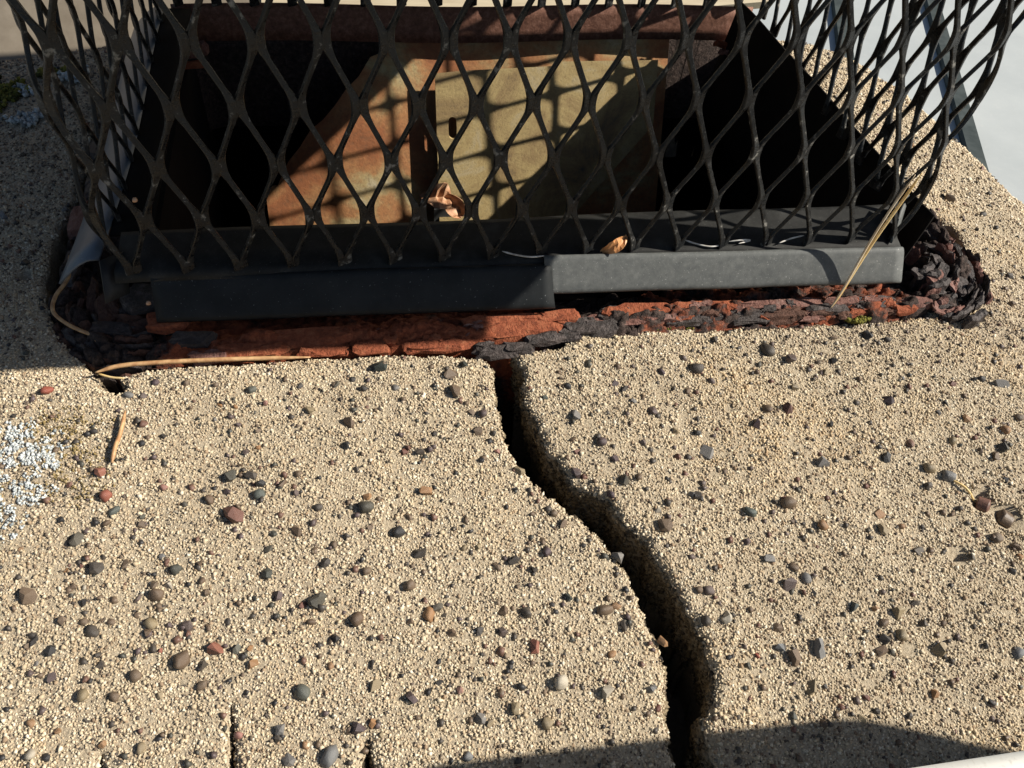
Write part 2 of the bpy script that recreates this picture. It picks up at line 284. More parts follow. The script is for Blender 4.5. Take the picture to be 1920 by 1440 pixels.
INNER_L=[[-0.0367, 0.0851], [-0.0413, 0.0709], [-0.0425, 0.0483], [-0.041, 0.0287], [-0.0353, 0.0081], [-0.0277, -0.0081], [-0.0164, -0.023], [-0.0071, -0.0341], [-0.0048, -0.0396], [0.0013, -0.0443], [0.0058, -0.0404], [0.0029, -0.035], [0.0198, -0.0319], [0.0435, -0.0316], [0.0677, -0.0317], [0.0874, -0.0316], [0.1175, -0.0318], [0.143, -0.0335], [0.17, -0.037]]
CRK_L=[[0.17, -0.037], [0.1743, -0.0441], [0.173, -0.0561], [0.1733, -0.0707], [0.1743, -0.0821], [0.1756, -0.0905], [0.1793, -0.0989], [0.1843, -0.1059], [0.1946, -0.1172], [0.2046, -0.1283], [0.2111, -0.1375], [0.2161, -0.1476], [0.218, -0.1548], [0.2206, -0.1643], [0.2219, -0.1733], [0.2243, -0.1823], [0.2247, -0.1928], [0.2227, -0.2028], [0.2199, -0.2094], [0.2202, -0.2172], [0.2191, -0.2274]]
CRK_R=[[0.1858, -0.0372], [0.1896, -0.0453], [0.188, -0.0543], [0.1875, -0.0641], [0.1918, -0.0743], [0.1931, -0.0865], [0.1997, -0.0981], [0.2021, -0.1063], [0.2096, -0.1114], [0.2152, -0.1154], [0.2184, -0.1201], [0.2221, -0.1288], [0.2287, -0.1361], [0.2316, -0.1445], [0.2354, -0.1513], [0.2396, -0.1629], [0.2413, -0.1744], [0.2435, -0.1808], [0.2439, -0.1903], [0.2444, -0.1966], [0.2423, -0.2037], [0.239, -0.2101], [0.2355, -0.2123], [0.2352, -0.2175], [0.2361, -0.2295]]
INNER_R=[[0.186, -0.0356], [0.1982, -0.0349], [0.2091, -0.034], [0.2185, -0.0283], [0.2247, -0.0251], [0.2531, -0.0237], [0.2816, -0.0247], [0.3242, -0.0292], [0.3573, -0.029], [0.3945, -0.0287], [0.4156, -0.0244], [0.4371, -0.0107], [0.4529, 0.0076], [0.4646, 0.0264], [0.4674, 0.0419], [0.4574, 0.0548]]
CA=[[0.0568, -0.1866], [0.0567, -0.2066], [0.0584, -0.2068]]
CB=[[0.1064, -0.2048], [0.1043, -0.2127], [0.1071, -0.2131]]
CC=[[0.0119, -0.1971], [0.0112, -0.2008], [0.0132, -0.2011]]

# ------------------------------------------------------------------ ground, roof, chimney stack, tan roof panel
g = MB(); g.grid([[(x, y, -4) for x in (-150, 150)] for y in (-150, 150)]); link('ground', mesh('ground', g.v, [f for f in g.f]), M_earth, kind='structure')
roof = thing('metal_roof', 'pale grey metal roof with dark raised seams, below and behind the chimney', 'roof', (1.5, 2.5, -1))
rb = MB(); rb.box((-5, -5.5, -.25), (5, 4.5, 0)); rb.build('roof_sheet', M_roof, roof)
SD = Vector((.335, .942, 0)).normalized()
for base in ((1.60, 1.90), (1.665, 1.12), (.72, 2.6), (2.42, .9), (-.1, 3.3), (3.2, .6)):
    sm = MB(); c = Vector((base[0] - 1.5, base[1] - 2.5, 0)); n = Vector((SD.y, -SD.x, 0)); rows = []
    for t in np.linspace(-3.2, 3.2, 9):
        p = c + SD * t; rows.append([p + n * a + Vector((0, 0, h)) for a, h in ((-.024, -.002), (-.024, .012), (-.021, .018), (.021, .018), (.024, .012), (.024, -.002))])
    sm.grid(rows)
    if all(abs(r[0].x) < 5 and -5.5 < r[0].y < 4.5 for r in rows): sm.build('roof_seam', M_seam, roof)
    else:
        rows = [r for r in rows if abs(r[0].x) < 4.9 and -5.4 < r[0].y < 4.4]
        sm = MB(); sm.grid(rows); sm.build('roof_seam', M_seam, roof)
st = MB(); st.box((-.24, -.29, -3.98), (.54, -.05, -.14)); st.box((-.24, .285, -3.98), (.54, .286, -.14)); st.box((-.24, -.05, -3.98), (-.05, .285, -.14)); st.box((.47, -.05, -3.98), (.54, .285, -.14)); 
o = st.build('chimney_stack', M_stucco); tag(o, 'rough tan rendered chimney stack under the cracked crown', 'chimney')
pan = thing('roof_panel', 'smooth tan painted sloping panel close behind the chimney', 'panel', (0, .35, -.107))
a45 = math.radians(47); cy, sy = math.cos(a45), math.sin(a45)
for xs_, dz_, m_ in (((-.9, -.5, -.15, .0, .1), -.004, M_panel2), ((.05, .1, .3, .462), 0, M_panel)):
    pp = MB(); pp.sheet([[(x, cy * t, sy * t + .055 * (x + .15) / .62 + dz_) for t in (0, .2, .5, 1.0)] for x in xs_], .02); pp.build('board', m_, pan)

# ------------------------------------------------------------------ concrete crown in two pieces
X0, X1, Y0, Y1 = -.045, .455, -.036, .262
def zc(x, y):
    dx = np.maximum(np.maximum(X0 - x, x - X1), 0); dy = np.maximum(np.maximum(Y0 - y, y - Y1), 0)
    return -.03 - .12 * np.hypot(dx, dy)
def dens(poly, step):
    out = []
    for a, b in zip(poly, poly[1:]):
        a = np.array(a); b = np.array(b); n = max(1, int(np.linalg.norm(b - a) / step)); out += [a + (b - a) * i / n for i in range(n)]
    return out
def inside(P, poly):
    q = np.array(poly); x, y = P[:, 0], P[:, 1]; r = np.zeros(len(P), bool)
    for (x1, y1), (x2, y2) in zip(q, np.roll(q, -1, 0)):
        if y1 != y2: r ^= ((y1 > y) != (y2 > y)) & (x < (x2 - x1) * (y - y1) / (y2 - y1) + x1)
    return r
def smooth_line(pts, n=5): return [tuple(p) for p in bez(pts, n)]
OUT_R = [(.57, -.32), (.567, -.1), (.565, 0), (.559, .08), (.549, .13), (.533, .205), (.51, .245), (.475, .272), (.43, .283), (.35, .288), (.2015, .29)]
OUT_B = [(.2, .29), (.05, .284), (-.05, .276), (-.13, .270), (-.27, .262)]
NOTCH = [(-.27, -.32), (.0085, -.32), (.0108, -.21), (.0119, -.1965), (.0134, -.2095), (.016, -.32), (.053, -.32), (.0562, -.2066), (.0568, -.1855), (.0588, -.2068), (.062, -.32), (.099, -.32), (.1034, -.2127), (.1062, -.2035), (.1082, -.2131), (.113, -.32)]
crl = smooth_line(CRK_L); crr = smooth_line(CRK_R); inl = smooth_line(INNER_L, 3); inr = smooth_line(INNER_R, 3)
def jit(pts, amp):
    out = [pts[0]]
    for a, b, c in zip(pts, pts[1:], pts[2:]):
        t = np.array(c) - np.array(a); t /= np.linalg.norm(t) + 1e-9; p = np.array([[b[0], b[1], 0.]])
        out.append(np.array(b) + np.array([-t[1], t[0]]) * amp * 2 * ((fnoise(p, 330, 3)[0] - .5) * 1.6 + (fnoise(p, 70, 9)[0] - .5) * 1.3))
    return out + [pts[-1]]
def visible(P, margin):
    d = P - np.array(CAM_P); z = d @ np.array(CAM_F); u = 1560 * (d @ np.array(CAM_R)) / z; v = 1560 * (d @ np.array(CAM_U)) / z
    return (z > 0) & (np.abs(u) < 960 * margin) & (np.abs(v) < 720 * margin)
ICO_V = np.array([(1, 0, 0), (-1, 0, 0), (0, 1, 0), (0, -1, 0), (0, 0, 1), (0, 0, -1)], float); ICO_F = np.array([(0, 2, 4), (2, 1, 4), (1, 3, 4), (3, 0, 4), (2, 0, 5), (1, 2, 5), (3, 1, 5), (0, 3, 5)])
def rand_rot(n):
    q = rng.normal(size=(n, 4)); q /= np.linalg.norm(q, axis=1, keepdims=True); w, x, y, z = q.T
    return np.stack([1 - 2 * (y * y + z * z), 2 * (x * y - z * w), 2 * (x * z + y * w), 2 * (x * y + z * w), 1 - 2 * (x * x + z * z), 2 * (y * z - x * w), 2 * (x * z - y * w), 2 * (y * z + x * w), 1 - 2 * (x * x + y * y)], -1).reshape(-1, 3, 3)
def grains(name, P, r, m, parent, kind='stuff', flat=(.55, 1.25)):
    n = len(P)
    if not n: return None
    V = ICO_V[None] * rng.uniform(.75, 1.45, (n, 6, 1)) + rng.uniform(-.3, .3, (n, 6, 3)) * rng.uniform(*flat, (n, 1, 3)); V = np.einsum('nij,nkj->nki', rand_rot(n), V)
    V = V * r[:, None, None] + P[:, None]
    T = ICO_F[None] + (np.arange(n) * 6)[:, None, None]
    return link(name, mesh_tri(name, V.reshape(-1, 3), T.reshape(-1, 3)), m, parent, kind=kind)
def grime_mask(P):
    n = fnoise(np.c_[P[:, :2], P[:, 0] * 0], 28, 4)
    left = np.clip((.045 - P[:, 0]) / .10, 0, 1) * np.clip((P[:, 1] + .02) / .2, 0, 1) * 1.1            # weathered back left shoulder
    lich = np.exp(-((P[:, 0] + .036) ** 2 + (P[:, 1] + .085) ** 2) / .026 ** 2) * .75
    rim = np.exp(-((P[:, 0] - .41) ** 2 / .09 ** 2 + (P[:, 1] + .040) ** 2 / .012 ** 2)) * .55
    rs = np.exp(-((P[:, 0] - .475) ** 2 + (P[:, 1] + .02) ** 2) / .03 ** 2) * .35
    return left + lich + rim + rs + (n - .5) * .5
def holes(P):
    """small pits where stones have fallen out"""
    z = np.zeros(len(P))
    for hx, hy, hr in ((.3706, -.1590, .0052), (.401, -.2006, .0035), (-.052, .036, .004), (.33, -.196, .0035), (.286, -.076, .003), (.12, -.12, .003), (.394, -.1352, .0062), (.4030, -.1440, .0072), (.4110, -.1500, .0045), (.3985, -.128, .003)):
        d = np.hypot(P[:, 0] - hx, P[:, 1] - hy); z -= np.clip(1 - (d / hr) ** 2, 0, 1) * .0035 * (hr / .004)
    return z
def build_slab(name, label, poly, crack_edges, outer_edges, under=0):
    root = thing(name, label, 'concrete slab', (0, 0, 0))
    B = np.array(poly); area = .5 * np.sum(B[:, 0] * np.roll(B[:, 1], -1) - np.roll(B[:, 0], -1) * B[:, 1]); assert area > 0
    kc = kdtree.KDTree(len(crack_edges)); [kc.insert((p[0], p[1], 0), i) for i, p in enumerate(crack_edges)]; kc.balance()
    ko = kdtree.KDTree(len(outer_edges)); [ko.insert((p[0], p[1], 0), i) for i, p in enumerate(outer_edges)]; ko.balance()
    def height(P):
        dc = np.array([kc.find((x, y, 0))[2] for x, y in P]); do = np.array([ko.find((x, y, 0))[2] for x, y in P])
        z = zc(P[:, 0], P[:, 1]); R = .034; e = np.clip(R - do, 0, R); z = z - (R - np.sqrt(R * R - e * e)) * .95
        P3 = np.c_[P, np.zeros(len(P))]
        r = .0022 + .0035 * fnoise(P3, 55, 21); e = np.clip(r - dc, 0, r); z -= (r - np.sqrt(r * r - e * e)) * .9
        return z + (fnoise(P3, 32, 5) - .5) * .0036 + (fnoise(P3, 150, 6) - .5) * .0012 + holes(P), dc
    lo, hi = B.min(0), B.max(0)
    gx, gy = np.meshgrid(np.arange(lo[0], hi[0], .0046), np.arange(lo[1], hi[1], .0046)); G = np.c_[gx.ravel(), gy.ravel()] + rng.uniform(-.0012, .0012, (gx.size, 2))
    gx, gy = np.meshgrid(np.arange(lo[0], hi[0], .0018), np.arange(lo[1], hi[1], .0018)); H = np.c_[gx.ravel(), gy.ravel()] + rng.uniform(-.0004, .0004, (gx.size, 2))
    H = H[visible(np.c_[H, zc(H[:, 0], H[:, 1])], 1.3)]; H = H[inside(H, poly)]; dcH = np.array([min(kc.find((x, y, 0))[2], 9) for x, y in H]); H = H[(dcH < .0085)]
    G = G[inside(G, poly)]; dG = np.array([kc.find((x, y, 0))[2] for x, y in G]); G = G[dG > .006]
    I = np.vstack([G, H]); nb = len(B)
    kb = kdtree.KDTree(nb); [kb.insert((p[0], p[1], 0), i) for i, p in enumerate(B)]; kb.balance()
    I = I[np.array([kb.find((x, y, 0))[2] for x, y in I]) > .0006]
    vs, es, fs, *_ = geometry.delaunay_2d_cdt([Vector(p) for p in B] + [Vector(p) for p in I], [(i, (i + 1) % nb) for i in range(nb)], [], 1, 1e-7)
    P = np.array([v[:] for v in vs]); z, _ = height(P); V = np.c_[P, z]; T = np.array([f for f in fs if len(f) == 3])
    a, b, c = P[T[:, 0]], P[T[:, 1]], P[T[:, 2]]; cr = (b - a)[:, 0] * (c - a)[:, 1] - (b - a)[:, 1] * (c - a)[:, 0]
    T[cr < 0] = T[cr < 0][:, ::-1]
    # side walls
    zB, _ = height(B); t = np.roll(B, -1, 0) - np.roll(B, 1, 0); t /= np.linalg.norm(t, axis=1, keepdims=True) + 1e-9; nrm = np.c_[t[:, 1], -t[:, 0]]
    rings = []
    for dz in (0, .003, .007, .013, .021, .032, .048, .075):
        W3 = np.c_[B, np.full(nb, -dz * 3)]; off = ((fnoise(W3, 110, 31) - .45) * .0045 + (fnoise(W3, 35, 35) - .5) * .006) * min(1, dz / .004) * (1 if dz else 0) - under * max(0, dz - .003) * (B[:, 1] < -.03)
        rings.append(np.c_[B + nrm * off[:, None], np.minimum(zB - dz, zB) if dz < .07 else np.full(nb, -.138)])
    R = np.vstack(rings); n0 = len(V); nr = len(rings); j = np.arange(nb); jn = (j + 1) % nb; TT = [T]
    for k in range(nr - 1):
        A, Bq, C, D = n0 + k * nb + j, n0 + k * nb + jn, n0 + (k + 1) * nb + jn, n0 + (k + 1) * nb + j
        TT += [np.c_[A, D, C], np.c_[A, C, Bq]]
    me = mesh_tri(name + '_body', np.vstack([V, R]), np.vstack(TT)); link('slab_body', me, M_base, root)
    # sand grains over the top
    sp = .00088; gx, gy = np.meshgrid(np.arange(lo[0], hi[0], sp), np.arange(lo[1], hi[1], sp)); P = np.c_[gx.ravel(), gy.ravel()] + rng.uniform(-.62, .62, (gx.size, 2)) * sp
    P = P[visible(np.c_[P, zc(P[:, 0], P[:, 1])], 1.10)]; far = P[:, 1] > .06; P = P[~far | (rng.random(len(P)) < .5)]; P = P[inside(P, poly)]
    z, dc = height(P); r = rng.lognormal(-.0, .30, len(P)) * .00053; r = np.clip(r, .0003, .0012); r[P[:, 1] > .06] *= 1.3
    Q = np.c_[P, z + r * rng.uniform(-.5, .2, len(P))]
    keep = ~((holes(P) < -.0008)) & (rng.random(len(P)) < .50 + .8 * (fnoise(np.c_[P, P[:, 0] * 0], 90, 44, 3))); Q, r = Q[keep], r[keep]
    gm = rng.random(len(Q)) < grime_mask(Q)
    grains('sand_grains', Q[~gm], r[~gm], M_grain, root); grains('weathered_grains', Q[gm], r[gm], M_grime, root)
    # coarser grit
    m = rng.random(len(Q)) < .008; G2 = Q[m]; rg = rng.uniform(.0009, .0018, len(G2)); cls = rng.integers(0, 6, len(G2))
    for c, ltr in enumerate('kkpbdn'): 
        s = cls == c; grains('grit', G2[s] + [0, 0, .0002], rg[s], M_peb[ltr], root)
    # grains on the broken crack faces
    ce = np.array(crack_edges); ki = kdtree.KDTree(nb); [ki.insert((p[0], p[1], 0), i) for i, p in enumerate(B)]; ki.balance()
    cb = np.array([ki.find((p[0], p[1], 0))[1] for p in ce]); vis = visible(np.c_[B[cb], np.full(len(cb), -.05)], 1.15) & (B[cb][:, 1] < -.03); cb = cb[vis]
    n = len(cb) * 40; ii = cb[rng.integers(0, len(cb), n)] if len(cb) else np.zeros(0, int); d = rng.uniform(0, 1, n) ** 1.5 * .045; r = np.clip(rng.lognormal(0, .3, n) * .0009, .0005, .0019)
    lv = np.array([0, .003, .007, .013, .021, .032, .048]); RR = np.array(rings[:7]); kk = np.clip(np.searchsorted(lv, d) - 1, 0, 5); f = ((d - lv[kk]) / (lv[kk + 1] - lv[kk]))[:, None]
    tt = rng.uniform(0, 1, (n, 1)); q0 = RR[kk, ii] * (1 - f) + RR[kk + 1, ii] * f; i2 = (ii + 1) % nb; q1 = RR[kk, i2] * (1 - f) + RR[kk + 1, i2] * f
    grains('crack_face_grains', q0 * (1 - tt) + q1 * tt, r, M_crack_shade, root)
    return root, height
ps = jit(dens(crl[::-1] + [crl[0]], .0016), .0011)
edge_l = [tuple(p) for p in jit(dens([(.221, -.32)] + crl[::-1], .0014), .0012)] + [tuple(p) for p in jit(dens(inl[::-1] + [(-.037, .15), (-.037, .25), (-.02, .266), (.2, .266)], .002), .0009)]
notch_d = [tuple(p) for p in dens(NOTCH + [(.221, -.32)], .002)]
back_l = [tuple(p) for p in dens(OUT_B + [(-.27, -.32)], .006)][:-1]
poly_l = notch_d + edge_l + back_l
edge_r = [tuple(p) for p in jit(dens([(.2015, .266), (.415, .266), (.428, .25), (.430, .15), (.436, .09)] + inr[::-1] + crr + [(.2365, -.32)], .0016), .0010)]
out_r = [tuple(p) for p in jit(dens(OUT_R + [(.2015, .266)], .004), .0022)]
poly_r = edge_r + out_r
fr = [tuple(p) for p in dens([(-.27, -.325), (.6, -.325)], .006)]
slab_l, h_l = build_slab('concrete_slab', 'left piece of the cracked tan concrete crown, white lichen near its edge', poly_l, edge_l + [p for p in notch_d if p[1] > -.315], back_l + fr)
slab_r, h_r = build_slab('concrete_slab', 'right piece of the cracked tan concrete crown, beside the pale roof', poly_r, edge_r, out_r + fr, .17)
def zs(x, y):
    P = np.array([[x, y]]); return float((h_l if inside(P, poly_l)[0] else h_r)(P)[0][0])

# ------------------------------------------------------------------ pebbles set in the crown
PROTO = []
for k in range(24):
    bm = bmesh.new()
    if k % 3:                                          # broken, angular stones
        for p in rng.normal(size=(15, 3)): bm.verts.new(Vector(p).normalized() * rnd.uniform(.85, 1.12))
        res = bmesh.ops.convex_hull(bm, input=bm.verts[:]); dead = [g for g in res['geom_interior'] if isinstance(g, bmesh.types.BMVert)]
        if dead: bmesh.ops.delete(bm, geom=dead, context='VERTS')
    else:                                              # worn, rounded ones
        bmesh.ops.create_icosphere(bm, subdivisions=2, radius=1); V = np.array([v.co[:] for v in bm.verts]); f = 1 + (fnoise(V + k * 9, 1.3, 40 + k, 3) - .5) * .8
        cut = [Vector(rng.normal(size=3)).normalized() for _ in range(7)]
        for v, q in zip(bm.verts, f):
            p = v.co * float(q)
            for c in cut:
                e = p.dot(c) - .66
                if e > 0: p -= c * e * .9
            v.co = p
    me = bpy.data.meshes.new('pebble'); bm.to_mesh(me); bm.free(); me.materials.append(M_peb['k'])
    if k % 3 == 0: me.shade_smooth()
    PROTO.append(me)
def pebble(x, y, r, c):
    P = np.array([[x, y]]); li = inside(P, poly_l)[0]; ri = inside(P, poly_r)[0]
    if not (li or ri):
        d = [(np.hypot(*(np.array(e) - P[0]).T).min(), s) for e, s in ((edge_l, 0), (edge_r, 1))]; li = min(d)[1] == 0
    o = bpy.data.objects.new('pebble', PROTO[rnd.randrange(24)]); COL.objects.link(o); o.parent = slab_l if li else slab_r
    o.material_slots[0].link = 'OBJECT'; o.material_slots[0].material = M_peb[c]
    o.scale = (r * rnd.uniform(.95, 1.25), r * rnd.uniform(.8, 1.05), r * rnd.uniform(.75, 1.0)); o.location = (x, y, zs(x, y) + r * rnd.uniform(.0, .34)); o.rotation_euler = (rnd.uniform(-.4, .4), rnd.uniform(-.4, .4), rnd.uniform(0, 6.28))
for t in PEB.split():
    x, y, r, c = t.split(','); pebble(float(x) * 1e-4, float(y) * 1e-4, float(r) * 1e-5, c)
for i in range(110):                                   # the smaller stones between them
    for _ in range(20):
        x, y = rnd.uniform(-.06, .53), rnd.uniform(-.235, .20); P = np.array([[x, y]])
        if (inside(P, poly_l)[0] or inside(P, poly_r)[0]) and (x > .25 or y < 0 or rnd.random() < .5): break
    else: continue
    pebble(x, y, rnd.uniform(.0012, .0021), rnd.choice('kkkkpbbnoydd'))

# ------------------------------------------------------------------ clay flue tile
flue = thing('flue_tile', 'spalling red clay flue tile with blackened layered corners, set in the concrete', 'flue tile', (0, 0, 0))
def rrect(x0, x1, y0, y1, r, n):
    """n points round a rounded rectangle, anticlockwise from the middle of the front"""
    segs = []; w, h = x1 - x0 - 2 * r, y1 - y0 - 2 * r; q = math.pi * r / 2; tot = 2 * (w + h) + 4 * q; out = []
    for i in range(n):
        s = tot * i / n
        if s < w / 2: out.append((x0 + r + w / 2 + s, y0)); continue
        s -= w / 2
        for (cx, cy, a0, L, dx, dy) in ((x1 - r, y0 + r, -90, h, 0, 1), (x1 - r, y1 - r, 0, w, -1, 0), (x0 + r, y1 - r, 90, h, 0, -1), (x0 + r, y0 + r, 180, w / 2, 1, 0)):
            if s < q: a = math.radians(a0 + 90 * s / q); out.append((cx + r * math.cos(a), cy + r * math.sin(a))); break
            s -= q
            if s < L or (dx == 1): a = math.radians(a0 + 90); out.append((cx + r * math.cos(a) + dx * s, cy + r * math.sin(a) + dy * s)); break
            s -= L
    return np.array(out)
NU, NV = 1400, 40
O_ = rrect(-.0405, .4600, -.0335, .2690, .040, NU); I_ = rrect(.008, .412, .006, .2630, .012, NU)
rows = []; crust = []
SEEDU = np.cumsum(np.hypot(*np.diff(np.vstack([O_, O_[:1]]), axis=0).T)); SEEDU = np.r_[0, SEEDU[:-1]]
ws = np.random.default_rng(3); WS = np.c_[ws.uniform(0, 1.5, 2600), ws.uniform(-.004, .052, 2600)]; WH = ws.uniform(-1, 1, 2600); WT = ws.uniform(-.35, .35, (2600, 2)); ORD = np.argsort(WS[:, 0]); WS, WH = WS[ORD], WH[ORD]
def plates(u, v):
    """cracked plates: height and groove for points at u along the tile and v across it (metres)"""
    hz = np.zeros(len(u)); gr = np.zeros(len(u)); wu = u + .003 * (fnoise(np.c_[u, v, v * 0], 120, 4) - .5); wv = v + .003 * (fnoise(np.c_[u, v, v * 0 + 1], 160, 5) - .5)
    for i in range(len(u)):
        a, b = np.searchsorted(WS[:, 0], (wu[i] - .02, wu[i] + .02)); d = np.hypot((WS[a:b, 0] - wu[i]) / 1.9, WS[a:b, 1] - wv[i]); o = np.argsort(d)[:2]
        if len(o) < 2: continue
        k = a + o[0]; hz[i] = WH[k] + ((wu[i] - WS[k, 0]) * WT[k, 0] + (wv[i] - WS[k, 1]) * WT[k, 1]) * 300; gr[i] = max(0, 1 - (d[o[1]] - d[o[0]]) / .0011)
    return hz, gr
for j in range(NV):
    v = j / (NV - 1); xy = O_ * (1 - v) + I_ * v; P3 = np.c_[xy, np.full(NU, 0.)]
    base = np.interp(v, [0, .06, .14, .32, .55, 1], [-.047, -.034, -.0285, -.0245, -.0300, -.034])
    n = fnoise(P3 * [.45, 1, 1], 85, 60, 4); lay = np.floor(n * 7) / 7 * .7 + n * .3
    xs = xy[:, 0]; right = np.clip((xs - .21) / .03, 0, 1); corner = np.clip((xs - .395) / .03, 0, 1) + np.clip((.028 - xs) / .03, 0, 1)
    base = base + right * .0015 * (v < .9)
    z = base + (lay - .5) * .014 * (.35 + .65 * min(1, v * 4)) - corner * .0015
    d = np.exp(-((xs - .222) / .016) ** 2) * .007 * (1 - v); z -= d
    front = xy[:, 1] < .06; hz, gr = np.zeros(NU), np.zeros(NU); hz[front], gr[front] = plates(SEEDU[front], np.full(front.sum(), v * .045))
    amt = np.clip(corner, 0, 1) * .0030 + right * .0016 + .0009; z = z + hz * amt - gr * (.0012 + .0030 * np.clip(corner + right * .5, 0, 1))
    z -= np.clip((xy[:, 0] - .418) / .01, 0, 1) * np.clip((xy[:, 1] - .055) / .02, 0, 1) * .022
    rows.append(np.c_[xy, z]); crust.append(np.clip(corner * .5 + right * .10 + (np.exp(-((xs - .222) / .02) ** 2)) * .45 - .05 + (v < .08) * .25 * right + (fnoise(P3, 30, 77) - .5) * .25 + (xy[:, 1] > .03) * .4, -.3, .6))
rows.append(np.c_[I_, np.full(NU, -.10)]); crust.append(np.full(NU, .6)); rows.insert(0, np.c_[O_, np.full(NU, -.12)]); crust.insert(0, np.full(NU, .4))
V = np.vstack(rows); nr = len(rows); j = np.arange(NU); jn = (j + 1) % NU; F = []
for k in range(nr - 1): F.append(np.c_[k * NU + j, k * NU + jn, (k + 1) * NU + jn, (k + 1) * NU + j])
me = mesh_tri('clay_rim', V, np.vstack(F)); at = me.attributes.new('crust', 'FLOAT', 'POINT'); at.data.foreach_set('value', np.concatenate(crust).astype(np.float32)); link('clay_rim', me, M_clay, flue)
def slab_piece(outline, z0, th, tilt=(0, 0), m=M_fred, jag=.0006):
    """a broken plate of clay with an irregular outline (x,y), tilted, as one flake"""
    n = len(outline); c = np.mean(outline, 0); mb = MB(); V = []
    for lev, sc in ((0, 1.0), (th * .55, 1.0), (th, .86)):
        for x, y in outline:
            px = c[0] + (x - c[0]) * sc + rnd.uniform(-jag, jag); py = c[1] + (y - c[1]) * sc + rnd.uniform(-jag, jag)
            V.append((px, py, z0 + lev + (px - c[0]) * tilt[0] + (py - c[1]) * tilt[1] + rnd.uniform(-jag, jag) * .8))
    V.append((c[0], c[1], z0 + th * 1.02)); F = []
    for l in (0, 1): F += [(l * n + i, l * n + (i + 1) % n, (l + 1) * n + (i + 1) % n, (l + 1) * n + i) for i in range(n)]
    F += [(2 * n + i, 2 * n + (i + 1) % n, 3 * n) for i in range(n)]
    mb.add(V, F); return mb.build('clay_flake', m, flue)
def blob(cx, cy, lx, ly, n=11, rot=0):
    out = []
    for i in range(n):
        a = 6.2832 * i / n; k = rnd.uniform(.78, 1.15); x = math.copysign(abs(math.cos(a)) ** .6, math.cos(a)) * lx * k; y = math.copysign(abs(math.sin(a)) ** .6, math.sin(a)) * ly * k
        out.append((cx + x * math.cos(rot) - y * math.sin(rot), cy + x * math.sin(rot) + y * math.cos(rot)))
    return out
FLK = [(.060, -.0275, .018, .0042, 'r'), (.095, -.0285, .012, .0035, 'r'), (.117, -.0292, .0095, .0032, 'r'), (.148, -.0300, .017, .0036, 'r'), (.086, -.0225, .025, .005, 'r'), (.041, -.0285, .009, .003, 'p'), (.190, -.0245, .020, .0040, 'r'),
       (.186, -.0185, .022, .003, 'r'), (.211, -.0185, .012, .003, 'r'), (.232, -.0205, .011, .0030, 'p'), (.200, -.0300, .010, .003, 'd'), (.212, -.0285, .009, .0035, 'd'), (.222, -.0245, .010, .005, 'd'), (.232, -.0255, .009, .004, 'd'), (.254, -.0180, .021, .0038, 'r'),
       (.268, -.0215, .025, .0022, 'p'), (.292, -.0175, .020, .003, 'r'), (.302, -.0225, .016, .0025, 'd'), (.322, -.0190, .017, .0028, 'p'), (.343, -.0182, .015, .003, 'p'), (.330, -.0255, .013, .003, 'd'), (.355, -.0235, .012, .003, 'd'), (.278, -.0250, .012, .0025, 'd'),
       (.364, -.0195, .010, .0028, 'p'), (.385, -.0200, .013, .003, 'd'), (.394, -.0245, .011, .003, 'd'), (.374, -.0250, .008, .0025, 'r'), (.409, -.0225, .010, .003, 'p'), (.250, -.0235, .010, .002, 'p'), (.312, -.0262, .010, .0022, 'd'), (.345, -.0272, .008, .002, 'p')]
MK = dict(r=M_fred, d=M_fdark, p=M_fpurp)
for _ in range(60):
    x = rnd.uniform(.235, .40); FLK.append((x, rnd.uniform(-.0275, -.0185) + (.003 if x < .3 else 0), rnd.uniform(.0025, .008), rnd.uniform(.0012, .0025), rnd.choice('rppdd')))
for _ in range(18):
    x = rnd.uniform(.03, .22); FLK.append((x, rnd.uniform(-.031, -.018), rnd.uniform(.003, .007), rnd.uniform(.0012, .0022), rnd.choice('rrrp')))
FLK += [(.178, -.0360, .010, .0035, 'd'), (.172, -.0335, .006, .003, 'd'), (.188, -.0345, .008, .003, 'd')]
for x, y, lx, ly, c in FLK:
    rim = 1 - min(1, max(0, (y + .034) / .02)); slab_piece(blob(x, y, lx, ly, 13), -.0262 - rim * .004 + (x > .24) * .001, rnd.uniform(.0018, .0036), (rnd.uniform(-.06, .06), rnd.uniform(.05, .35)), rnd.choice([M_fdark, M_fbrown]) if c == 'd' and x > .24 else MK[c], .0009)
def arc_layer(cx, cy, r, a0, a1, th, zb, zt, m):
    """a curved leaf of clay standing on edge round a corner"""
    n = max(4, int((a1 - a0) * r / .0022)); mb = MB(); V = []
    for i in range(n + 1):
        a = a0 + (a1 - a0) * i / n; e = min(1, min(i, n - i) / 1.5) * .5 + .5; zt_ = zt - (1 - e) * .004 + rnd.uniform(-.0013, .0013); rr = r + rnd.uniform(-.0006, .0006)
        for q, z in ((rr - th / 2, zb), (rr - th / 2 * e, zt_ - .0008), (rr, zt_), (rr + th / 2 * e, zt_ - .0012), (rr + th / 2, zb)): V.append((cx + q * math.cos(a), cy + q * math.sin(a), z))
    F = [(i * 5 + k, i * 5 + k + 1, i * 5 + k + 6, i * 5 + k + 5) for i in range(n) for k in range(4)] + [(0, 1, 2, 3, 4), tuple(n * 5 + k for k in range(4, -1, -1))]
    mb.add(V, F); mb.build('clay_flake', m, flue)
